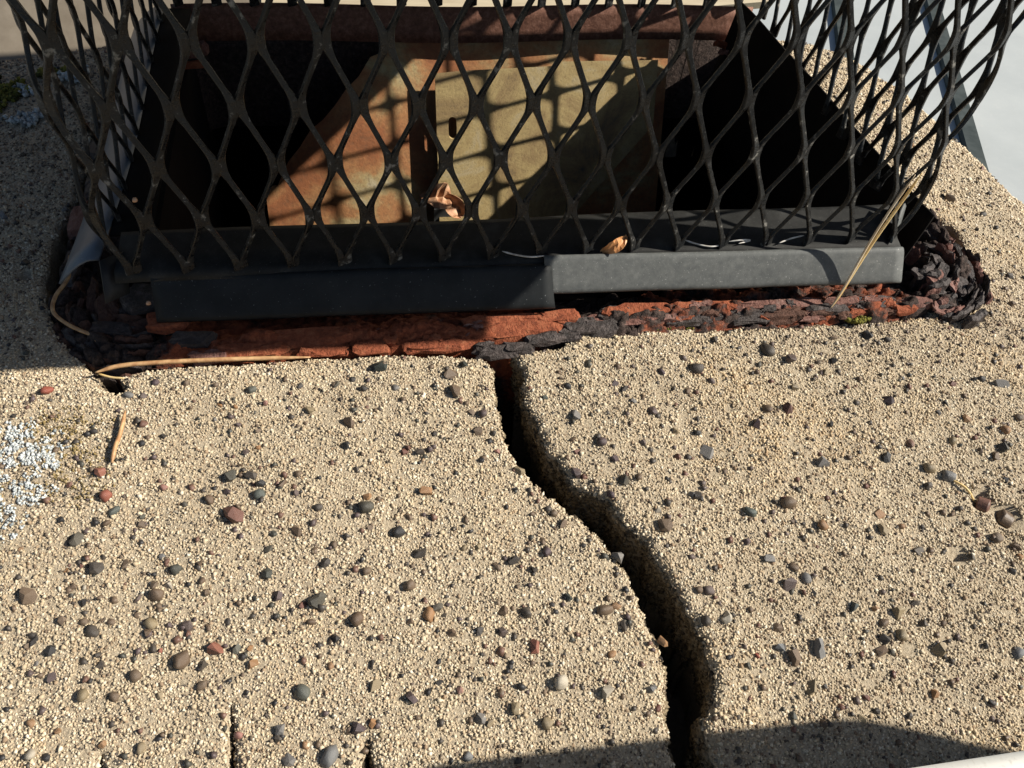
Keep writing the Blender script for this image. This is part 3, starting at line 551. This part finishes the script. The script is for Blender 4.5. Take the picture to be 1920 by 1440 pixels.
for L in range(15):                                         # right front corner: thin leaves of blackened clay
    r = .009 + L * .0026; a = math.radians(-92 - rnd.uniform(0, 10) + L * 1.2)
    while a < math.radians(32):
        b = a + rnd.uniform(.006, .019) / r
        if rnd.random() < .72: arc_layer(.4165 + rnd.uniform(-.002, .002), .0065 + rnd.uniform(-.002, .002), r + rnd.uniform(-.0012, .0012), a, b, rnd.choice([.0014, .002, .0028, .0042]), -.042, -.0165 - L * .00062 + rnd.uniform(-.004, .0022), rnd.choice([M_fdark, M_fdark, M_fdark, M_fpurp]))
        a = b + rnd.uniform(-.001, .0010) / r
for k in range(14):
    a = math.radians(rnd.uniform(-95, 35)); r = rnd.uniform(.008, .036)
    slab_piece(blob(.4165 + r * math.cos(a), .0065 + r * math.sin(a), rnd.uniform(.004, .009), rnd.uniform(.002, .004), 10, a + 1.57 + rnd.uniform(-.3, .3)), -.0195 - r * .2, rnd.uniform(.0014, .0025), (rnd.uniform(-.4, .2), rnd.uniform(-.2, .4)), rnd.choice([M_fdark, M_fpurp]), .0006)
for L in range(13):                                         # left front corner
    r = .009 + L * .0028; a = math.radians(150 + rnd.uniform(0, 10))
    while a < math.radians(272):
        b = a + rnd.uniform(.008, .024) / r
        if rnd.random() < .75: arc_layer(.006 + rnd.uniform(-.002, .002), .010 + rnd.uniform(-.002, .002), r + rnd.uniform(-.0012, .0012), a, b, rnd.choice([.0016, .002, .003, .0045]), -.044, -.0225 - L * .00065 + rnd.uniform(-.0028, .002), rnd.choice([M_fdark, M_fbrown, M_fbrown]))
        a = b + rnd.uniform(-.001, .0012) / r
for k in range(5):
    a = math.radians(rnd.uniform(160, 275)); r = rnd.uniform(.004, .036)
    slab_piece(blob(.006 + r * math.cos(a), .010 + r * math.sin(a), rnd.uniform(.005, .012), rnd.uniform(.003, .006), 10, a + 1.57 + rnd.uniform(-.4, .4)), -.0245 - r * .2 + rnd.uniform(-.002, .002), rnd.uniform(.002, .004), (rnd.uniform(-.2, .4), rnd.uniform(-.2, .4)), rnd.choice([M_fdark, M_fbrown, M_fbrown]), .0009)
slab_piece(blob(.0115, .005, .013, .008, 14), -.022, .004, (.1, .1), M_fdark); slab_piece(blob(.022, -.010, .010, .005, 12), -.0245, .0045, (.0, .2), M_fred); slab_piece(blob(.034, -.020, .011, .004, 12), -.027, .004, (.0, .2), M_fdark)
for k in range(5):                                          # left side, beside the drooping trim
    slab_piece(blob(-.031 + rnd.uniform(-.002, .002), .04 + k * .034, .005, .014, 11), -.033, rnd.uniform(.004, .007), (.25, 0), rnd.choice([M_fdark, M_fpurp]))
for k in range(1):                                          # right side, beyond the raised trim
    slab_piece(blob(.437 + rnd.uniform(-.003, .004), .062 + k * .046, .006, .015, 11), -.031, rnd.uniform(.004, .008), (-.2, 0), rnd.choice([M_fdark, M_fpurp]))
slab_piece(blob(.012, .232, .012, .006, 12), -.026, .008, (.15, -.2), M_fpurp); slab_piece(blob(.013, .226, .010, .004, 12), -.031, .005, (.1, -.4), M_fred)
slab_piece(blob(.384, .236, .012, .0035, 12), -.0255, .005, (-.25, -.4), M_fred); slab_piece(blob(.386, .231, .010, .003, 11), -.028, .004, (-.2, -.5), M_fpurp)
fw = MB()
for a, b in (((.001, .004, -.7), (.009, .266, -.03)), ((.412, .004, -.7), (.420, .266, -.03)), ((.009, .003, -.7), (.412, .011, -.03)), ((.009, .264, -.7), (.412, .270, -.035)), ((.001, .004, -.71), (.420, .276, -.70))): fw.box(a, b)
fw.build('flue_wall', M_soot_shade, flue)

# rusted sheets inside the flue
def yb(z): return .256 + .48 * (z + .02)
inn = thing('rusted_liner_sheet', 'rusty brown liner sheet at the back inside the flue opening', 'metal sheet', (0, 0, 0))
def sheet_top(x): return float(np.interp(x, [.047, .058, .075, .10, .125, .15, .17, .345], [-.118, -.112, -.088, -.066, -.040, -.022, -.012, -.012])) + .002 * math.sin(x * 310)  # top left cut away where the lid's shade falls, so black shows behind
mb = MB(); mb.sheet([[(x, yb(z) + .0015 * math.sin(x * 40), z) for z in [sheet_top(x) + (-.36 - sheet_top(x)) * f for f in (1, .8, .6, .4, .2, 0)]] for x in np.linspace(.047, .345, 34)], .0015); mb.build('sheet', M_rust, inn)
pl = thing('slotted_plate', 'tan soot-stained plate with a slotted hole, fixed inside the flue', 'metal plate', (0, 0, 0))
def pz(x, z, d=.0): return (x, yb(z) - .012 - d, z)
mb = MB(); xa, xb, za, zb, zt = .1720, .1920, -.085, -.063, -.041
hole = []
for i in range(16):
    a = 6.2832 * i / 16; hole.append((.1835 + .0030 * math.cos(a), -.0745 + .0040 * (1 if math.sin(a) > 0 else -1) * (abs(math.sin(a)) > .01) + .003 * math.sin(a)))
sq = []
for i in range(16):
    a = 6.2832 * i / 16; k = 1 / max(abs(math.cos(a)), abs(math.sin(a))); sq.append(((xa + xb) / 2 + (xb - xa) / 2 * math.cos(a) * k, (za + zb) / 2 + (zb - za) / 2 * math.sin(a) * k))
ring = [pz(*p) for p in sq] + [pz(*p) for p in hole]; mb.add(ring, [(i, (i + 1) % 16, 16 + (i + 1) % 16, 16 + i) for i in range(16)])
inr_ = [pz(*p) for p in hole] + [pz(p[0], p[1], -.002) for p in hole]; mb.add(inr_, [(i, (i + 1) % 16, 16 + (i + 1) % 16, 16 + i) for i in range(16)])
mb.add([pz(xa, zb), pz(xb, zb), pz(xb, -.0395), pz(xa, zt)], [(0, 1, 2, 3)]); mb.add([pz(xa, -.21), pz(xb, -.21), pz(xb, za), pz(xa, za)], [(0, 1, 2, 3)])
mb.add([pz(xb, -.21), pz(.215, -.21), pz(.255, -.155), pz(.334, -.075), pz(.334, -.034), pz(.262, -.0345), pz(.262, -.037), pz(xb, -.0395)], [(0, 1, 2, 3, 4, 5, 6, 7)])  # lower right cut back to put the trim's shade into the outline
mb.add([pz(xa, -.21), pz(xa, -.21, -.0022), pz(xa, zt, -.0022), pz(xa, zt)], [(0, 1, 2, 3)])
for f in range(1): pass
mb.build('plate', M_tan, pl)
mb = MB(); mb.box((.168, .190, -.215), (.196, .1935, -.125)); ob = mb.build('bracket', M_galv, pl); ob.rotation_euler = (0, 0, 0)

# ------------------------------------------------------------------ chimney cap
cap = thing('spark_arrestor', 'black expanded-metal chimney cap standing on the clay flue', 'chimney cap', (0, 0, 0))
# expanded-metal screen, one sheet bent round four corners
SWD, LWD = .02335, .0546; ROW = LWD / 2; cr = .010
w, h = .400 - 2 * cr, .2466 - 2 * cr; q = math.pi * cr / 2; PER = 2 * (w + h) + 4 * q
def around(s, n):
    """point at s along the outline (from the front left corner), n outwards"""
    s = s % PER
    for (x, y, a, L) in ((cr, 0, 0, w), (.4, cr, 90, h), (.4 - cr, .2466, 180, w), (0, .2466 - cr, 270, h)):
        t = math.radians(a); d = (math.cos(t), math.sin(t)); o = (d[1], -d[0])
        if s < L: return (x + d[0] * s + o[0] * n, y + d[1] * s + o[1] * n)
        s -= L
        if s < q:
            cx, cy = x + d[0] * L - o[0] * cr, y + d[1] * L - o[1] * cr; f = s / cr
            return (cx + (cr + n) * (o[0] * math.cos(f) + d[0] * math.sin(f)), cy + (cr + n) * (o[1] * math.cos(f) + d[1] * math.sin(f)))
        s -= q
NS = int(round(PER / (SWD / 2)) // 2 * 2); pitch = PER / NS
SW, ST, PHI = .0029, .0020, math.radians(28)
def tri(u):
    u = u % 2; t = 1 - 2 * abs(u - 1); return 1.32 * t / (1 + (abs(t) * 1.32) ** 16) ** (1 / 16)
scr = MB(); ZS = np.linspace(.0005, .192, 82); S0 = .2014 - cr - SWD * 8 - .0137
for k in range(NS):
    sg = 1 if k % 2 == 0 else -1; V = []
    for z in ZS:
        u = (z - .0030) / ROW; f = tri(u + 1.0) * sg; p1 = vnoise(np.array([[k * 3.1, z * 40, 0]]), 1, 90)[0] - .5
        sc = S0 + (k + .5) * pitch + f * (pitch / 2 - SW * .50 * math.cos(PHI)) + p1 * .0009; nc = f * SW * .46 * math.sin(PHI) + (vnoise(np.array([[k * 1.7, z * 30, 5]]), 1, 91)[0] - .5) * .0012
        wd = SW * (.85 + .45 * max(0, abs(f) - .6) / .4); tw = PHI + (tri(u + 1.5)) * sg * .18
        for a, b in ((-.5, -.5), (.5, -.5), (.5, .5), (-.5, .5)):
            ds = wd * a * math.cos(tw) + ST * b * math.sin(tw); dn = -wd * a * math.sin(tw) + ST * b * math.cos(tw); x, y = around(sc + ds, nc + dn); V.append((x, y, z))
    n = len(ZS); scr.add(V, [(i * 4 + c, i * 4 + (c + 1) % 4, i * 4 + 4 + (c + 1) % 4, i * 4 + 4 + c) for i in range(n - 1) for c in range(4)] + [(3, 2, 1, 0), tuple((n - 1) * 4 + c for c in range(4))])
ob = scr.build('mesh_screen', M_mesh, cap)
bv = ob.modifiers.new('soft edges', 'BEVEL'); bv.width = .00035; bv.segments = 1; bv.limit_method = 'ANGLE'; bv.angle_limit = math.radians(50)
# lid
lm = MB(); lx = (-.072, -.066, -.02, .08, .19, .30, .40, .440, .446)
lm.sheet([[(x, y, {0: .187, 1: .1935}.get(min(iy, 8 - iy, ix, 8 - ix), .1935 + .004 * min(iy, 8 - iy, ix, 8 - ix))) for ix, x in enumerate(lx)] for iy, y in enumerate((-.0675, -.062, -.02, .05, .13, .20, .25, .290, .295))], .0012)
lm.build('lid', M_galv, cap)
def strip(name, rows, m, t=.0011, smooth=True):
    b = MB(); b.sheet(rows, t); return b.build(name, m, cap, smooth=smooth)
# flange round the flue opening
strip('base_flange', [[(min(x, .394 + max(0, y) * .4), y if y > 0 else (-.0022 - .0040 * x / .2 if x < .212 else -.0012 - .0052 * (x - .212) / .18), .0003 + .0006 * math.sin(x * 30) + (.0012 if y > .02 else 0) - ((.0036 if x < .212 else .0012) if y < 0 else 0)) for y in (-.0075, .0005, .012, .0235, .0262)] for x in np.linspace(.004, .404, 24)], M_flange)
strip('base_flange', [[(x, y, .0004) for x in (-.002, .008, .017)] for y in np.linspace(.027, .243, 8)], M_soot_shade)  # left flange coloured black in place of the shade under the cap
strip('base_flange', [[(x, .2475 - .0035 * t, .0005 - .0235 * t + .0012 * math.sin(x * 25)) for t in (0, .33, .66, 1)] for x in np.linspace(.004, .400, 22)], M_browniron)
# folded trims on the front edge, the left one lapping the right
PR = [(.0016, .0012), (.0007, .0018), (-.0002, .0021), (-.0014, .0016), (-.0024, .0004), (-.0055, -.0040), (-.0085, -.0086), (-.0101, -.0110), (-.0107, -.0126), (-.0102, -.0140)]
def front_trim(x0, x1, y0, y1, dz, ex, n=40):
    return [[(x + (ex * max(0, i - 3) if j == n - 1 else 0) * .0002, y0 + (y1 - y0) * j / (n - 1) + a * (1.18 if ex == 2 else 1) + .0007 * (vnoise(np.array([[x, i * .004, ex]]), 45, 8)[0] - .5), dz + b * (1.18 if ex == 2 else 1) + .0009 * (vnoise(np.array([[x, i * .003, ex]]), 38, 18)[0] - .5)) for i, (a, b) in enumerate(PR)] for j, x in enumerate(np.linspace(x0, x1, n))]
strip('front_trim', front_trim(.203, .3925, -.0030, -.0088, .0005, 1), M_galv)
strip('front_trim', front_trim(.0193, .2062, -.0010, -.0056, -.0030, 2), M_navy)
# drooping trim on the left, raised trim on the right
strip('side_trim', [[(-.0085 + .0075 * f - .0172 * t + .0025 * math.sin(f * 5), .010 + .235 * f - .0006 * t, .0008 - .0135 * max(t, 0) ** 1.5) for t in (1, .8, .55, .3, .1, 0, -.25)] for f in np.linspace(0, 1, 18)], M_sky_steel)
RE = [(.4135, .006, .0105), (.4112, .0209, .010), (.4067, .0575, .0102), (.4025, .095, .0095), (.3983, .1297, .0102), (.3925, .172, .0096), (.3869, .2136, .0102), (.384, .238, .009)]
strip('side_trim', [[(x - .0085 * d, y, z - .085 * d) for d in (1, .75, .5, .25, .08, 0)] for x, y, z in bez(RE, 4)], M_soot_shade)  # right trim coloured black in place of the shade on its inner face
# bent corner tabs
strip('corner_tab', [[(.3905 + .0085 * t + .004 * f, -.0020 + .010 * t + .010 * f, .0015 + .013 * f) for t in (-.2, .2, .6, 1.1)] for f in (0, .3, .6, 1)], M_galv)
strip('corner_tab', [[(.0010 + .006 * t - .001 * f, -.0075 + .0065 * t + .014 * f, -.0095 + .0135 * f - .002 * t) for t in (-.3, .2, .7, 1.1)] for f in (0, .3, .6, 1)], M_dark)

# ------------------------------------------------------------------ things lying about
def needle(label, pts, r, m, n=8, name='pine_needle', cat='pine needle'):
    mb = MB(); P = bez(pts, n); k = len(P); mb.tube(P, [r * (.35 + .65 * min(1, min(i, k - 1 - i) / (k * .12))) for i in range(k)], 6); o = mb.build(name, m, None, True); return tag(o, label, cat)
needle('long golden pine needle leaning on the front trim, the upper of the pair', [(.3565, -.0238, -.0245), (.3600, -.0212, -.0150), (.3633, -.0184, -.0040), (.3690, -.0140, .014), (.3748, -.0110, .0345), (.3782, -.0098, .0510)], .00088, M_straw)
needle('pale split pine needle crossing the front trim beside the golden one', [(.3560, -.0240, -.0245), (.3595, -.0214, -.0150), (.3622, -.0188, -.0040), (.3668, -.0142, .014), (.3712, -.0112, .0325), (.3752, -.0098, .0500)], .00070, M_pale)
zl = lambda x, y, h: (x, y, zs(x, y) + h)
needle('long orange pine needle lying along the concrete edge under the clay', [(-.0072, -.0350, -.0268), (.0035, -.0330, -.0255), (.0198, -.0323, -.0255), (.0435, -.0321, -.0262), (.0628, -.0320, -.0272), (.0881, -.0322, -.0285)], .00105, M_needle)
needle('short pale pine needle in the notch at the left concrete edge', [(-.0060, -.0352, -.0275), (.0000, -.0378, -.0275), (.0060, -.0395, -.0268)], .0005, M_straw)
needle('curled orange pine needle on the blackened left corner of the clay', [(-.0250, .0300, -.0140), (-.0252, .0200, -.0190), (-.0300, .0100, -.0215), (-.0298, .0010, -.0225), (-.0235, -.0060, -.0235), (-.0165, -.0105, -.0245), (-.0110, -.0135, -.0250), (-.0092, -.0165, -.0260)], .00095, M_needle)
needle('short brown pine needle lying on the concrete by the white lichen', [zl(.0078, -.0560, .0032), zl(.0066, -.0674, .0027), zl(.0056, -.0739, .0026), zl(.0047, -.0812, .0018)], .00095, M_needle)
def leaf(label, loc, L, Wd, rot, curl, m, name='dry_leaf', cat='dry leaf'):
    mb = MB(); rows = []
    for i in range(9):
        t = i / 8; wd = Wd * max(0.03, math.sin(math.pi * (.04 + .92 * t))) ** .8; a = curl * t
        rows.append([((t - .5) * L, wd * s, L * .35 * math.sin(a) + abs(s) * wd * .8 + rnd.uniform(-1, 1) * Wd * .22) for s in (-1, -.5, 0, .5, 1)])
    mb.sheet(rows, Wd * .06); o = mb.build(name, m, None, False); o.location = loc; o.rotation_euler = rot; return tag(o, label, cat)
leaf('curled orange-brown dry leaf on the front flange between mesh strands', (.2385, .0020, .0040), .015, .0032, (.9, -.5, .3), 2.6, M_orange)
leaf('crumpled pinkish dry leaf in front of the slotted plate, broadest one', (.165, .170, -.098), .021, .009, (.9, .3, .4), 2.4, M_leaf)
leaf('pointed dry leaf tilted down to the right by the slotted plate', (.177, .168, -.103), .020, .007, (.7, .9, -.5), 1.6, M_leaf)
leaf('small dry leaf scrap below the crumpled leaves in the flue', (.170, .160, -.117), .010, .004, (1.2, -.4, 1.1), 2.0, M_leaf)
needle('thin dark twig below the dry leaves in the flue', [(.150, .165, -.125), (.160, .160, -.119), (.172, .158, -.117)], .0011, M_leaf, name='twig', cat='twig')
for lab, pts in (('white paint curl at the left end of the sunlit trim top', [(.2760, .0035, .0035), (.2820, .0005, .0030), (.2890, -.0018, .0028), (.2950, -.0015, .0034)]), ('looped pale fibre on the middle of the sunlit trim top', [(.2990, .0010, .0030), (.3060, .0002, .0045), (.3110, .0010, .0032), (.3040, -.0010, .0032)]),
                 ('short white fibre standing up on the sunlit trim', [(.3185, -.0015, .0028), (.3187, .0000, .0065), (.3180, .0010, .0095)]), ('pale frayed fibre near the golden needles on the trim', [(.3260, -.0015, .0028), (.3330, .0005, .0038), (.3400, .0010, .0050)]),
                 ('fine fibres caught where the two trims lap', [(.1830, .0020, .0022), (.1890, -.0012, .0025), (.1960, -.0028, .0022), (.2030, -.0030, .0026)])):
    needle(lab, pts, .00042, M_fibre, name='fibre', cat='fibre')
for lab, x, y, z in (('tiny orange seed husk on a thread in the left screen', .024, -.005, .046), ('tiny orange seed husk at the left end of the dark trim', .0165, -.0105, -.0085)):
    needle(lab, [(x, y, z), (x + .0009, y, z - .0003), (x + .0018, y, z)], .0010, M_leaf, name='seed_husk', cat='seed husk')
needle('dark red-brown seed pod in a hollow of the right slab, upper one', [zl(.3925, -.1345, .0018), zl(.3945, -.1362, .0030), zl(.3968, -.1385, .0016)], .0040, M_peb['n'], name='seed_pod', cat='seed pod')
needle('dark brown seed pod in a hollow of the right slab, lower one', [zl(.4000, -.1412, .0018), zl(.4025, -.1433, .0028), zl(.4055, -.1455, .0012)], .0044, M_peb['b'], name='seed_pod', cat='seed pod')
needle('yellowish stalk of the seed pods on the right slab', [zl(.3835, -.1235, .0010), zl(.3880, -.1290, .0016), zl(.3920, -.1340, .0022)], .0006, M_straw, name='stalk', cat='stalk')

def patch(name, label, cat, spots, m, size, n, lift=.0006, flat=(.35, 1.2)):
    P = []
    for x, y, rx, ry in spots:
        k = int(n * rx * ry / sum(s[2] * s[3] for s in spots)); a = rng.uniform(0, 6.283, k); r = np.sqrt(rng.uniform(0, 1, k)) * (1 + .35 * np.sin(a * 3 + x * 900) + .2 * np.sin(a * 7))
        P.append(np.c_[x + rx * r * np.cos(a), y + ry * r * np.sin(a)])
    P = np.vstack(P); keep = fnoise(np.c_[P, P[:, 0] * 0], 420, 15, 2) > .43; P = P[keep]; ok = inside(P, poly_l) | inside(P, poly_r); P = P[ok]
    lf = inside(P, poly_l); z = np.where(lf, 0., 0.)
    if lf.any(): z[lf] = h_l(P[lf])[0]
    if (~lf).any(): z[~lf] = h_r(P[~lf])[0]
    r = rng.uniform(.6, 1.3, len(P)) * size; o = grains(name, np.c_[P, z + lift + r * rng.uniform(0, .8, len(P))], r, m, None, 'stuff', flat); o['label'] = label; o['category'] = cat; return o
patch('white_lichen', 'white crusty lichen patch on the left part of the crown', 'lichen', [(-.029, -.073, .014, .009), (-.037, -.066, .010, .009), (-.0335, -.0915, .012, .009), (-.030, -.1035, .005, .003), (-.044, -.0575, .006, .003), (-.033, -.110, .003, .002), (-.022, -.0765, .006, .006)], M_lich, .00066, 1900, .0001, (.15, 1.3))
patch('ochre_algae', 'ochre algae crust round the white lichen on the left', 'algae', [(-.018, -.078, .020, .020), (-.006, -.094, .006, .006), (-.018, -.060, .018, .010)], M_ochre, .00055, 900, .0001)
patch('grey_lichen', 'pale grey lichen tufts on the shaded back left corner of the crown', 'lichen', [(-.0780, .1760, .012, .007), (-.085, .2080, .006, .006), (-.058, .2180, .010, .008), (-.012, .232, .012, .006), (-.030, .222, .006, .004)], M_lichg, .0015, 800, .001)
patch('moss', 'dark green moss on the back left edge of the crown', 'moss', [(-.098, .205, .016, .014), (-.12, .20, .02, .02), (-.075, .225, .01, .006)], M_moss, .0014, 1300, .001)
patch('moss_tuft', 'small olive moss tuft at the clay edge below the golden needle', 'moss', [(.3705, -.0285, .0105, .0032)], M_moss, .0009, 1200, .0035)
patch('moss_tuft', 'thin dark moss smear along the concrete edge right of the crack', 'moss', [(.262, -.0262, .016, .0016), (.292, -.0268, .014, .0014)], M_moss, .0007, 500, .0004)

# ------------------------------------------------------------------ aluminium ladder against the front of the crown
lad = thing('ladder', 'weathered aluminium ladder standing close against the front edge of the concrete crown', 'ladder', (.4, -.3, -1))
def LP(p): return (p[0] - .4, p[1] + .3, p[2] + 1)
mb = MB(); mb.sheet([[LP((x, y, z)) for y, z in ((-.2500, -.010), (-.2488, -.003), (-.2478 - .0012, .0), (-.253, .0008), (-.262, -.0006), (-.275, .0008), (-.290, .0), (-.2925, -.003), (-.293, -.014))] for x in np.linspace(.10, .66, 12)], .0015); mb.build('rung', M_alu, lad, True)
for x in (.10, .66):
    mb = MB(); mb.box(LP((x - .014, -.335, -.999)), LP((x + .014, -.262, .135))); mb.build('rail', M_alu, lad)
mb = MB(); edge = bez([(.660, -.290), (.625, -.276), (.600, -.267), (.570, -.257), (.545, -.2505), (.505, -.2485), (.468, -.2480), (.42, -.247), (.377, -.2460)], 5); rows = [[LP((x, y - .0045 - .0195 * f, .141 + .002 * math.sin(3 * f))) for f in (0, .25, .5, .75, 1)] for x, y in edge]
mb.sheet(rows, .003); mb.build('shadow_plate', M_alu, lad)  # plate out of view, added to cast the arched shadow on the crown


print('TRIS', sum(len(o.data.loop_triangles) or (o.data.calc_loop_triangles() or len(o.data.loop_triangles)) for o in S.objects if o.type == 'MESH'))
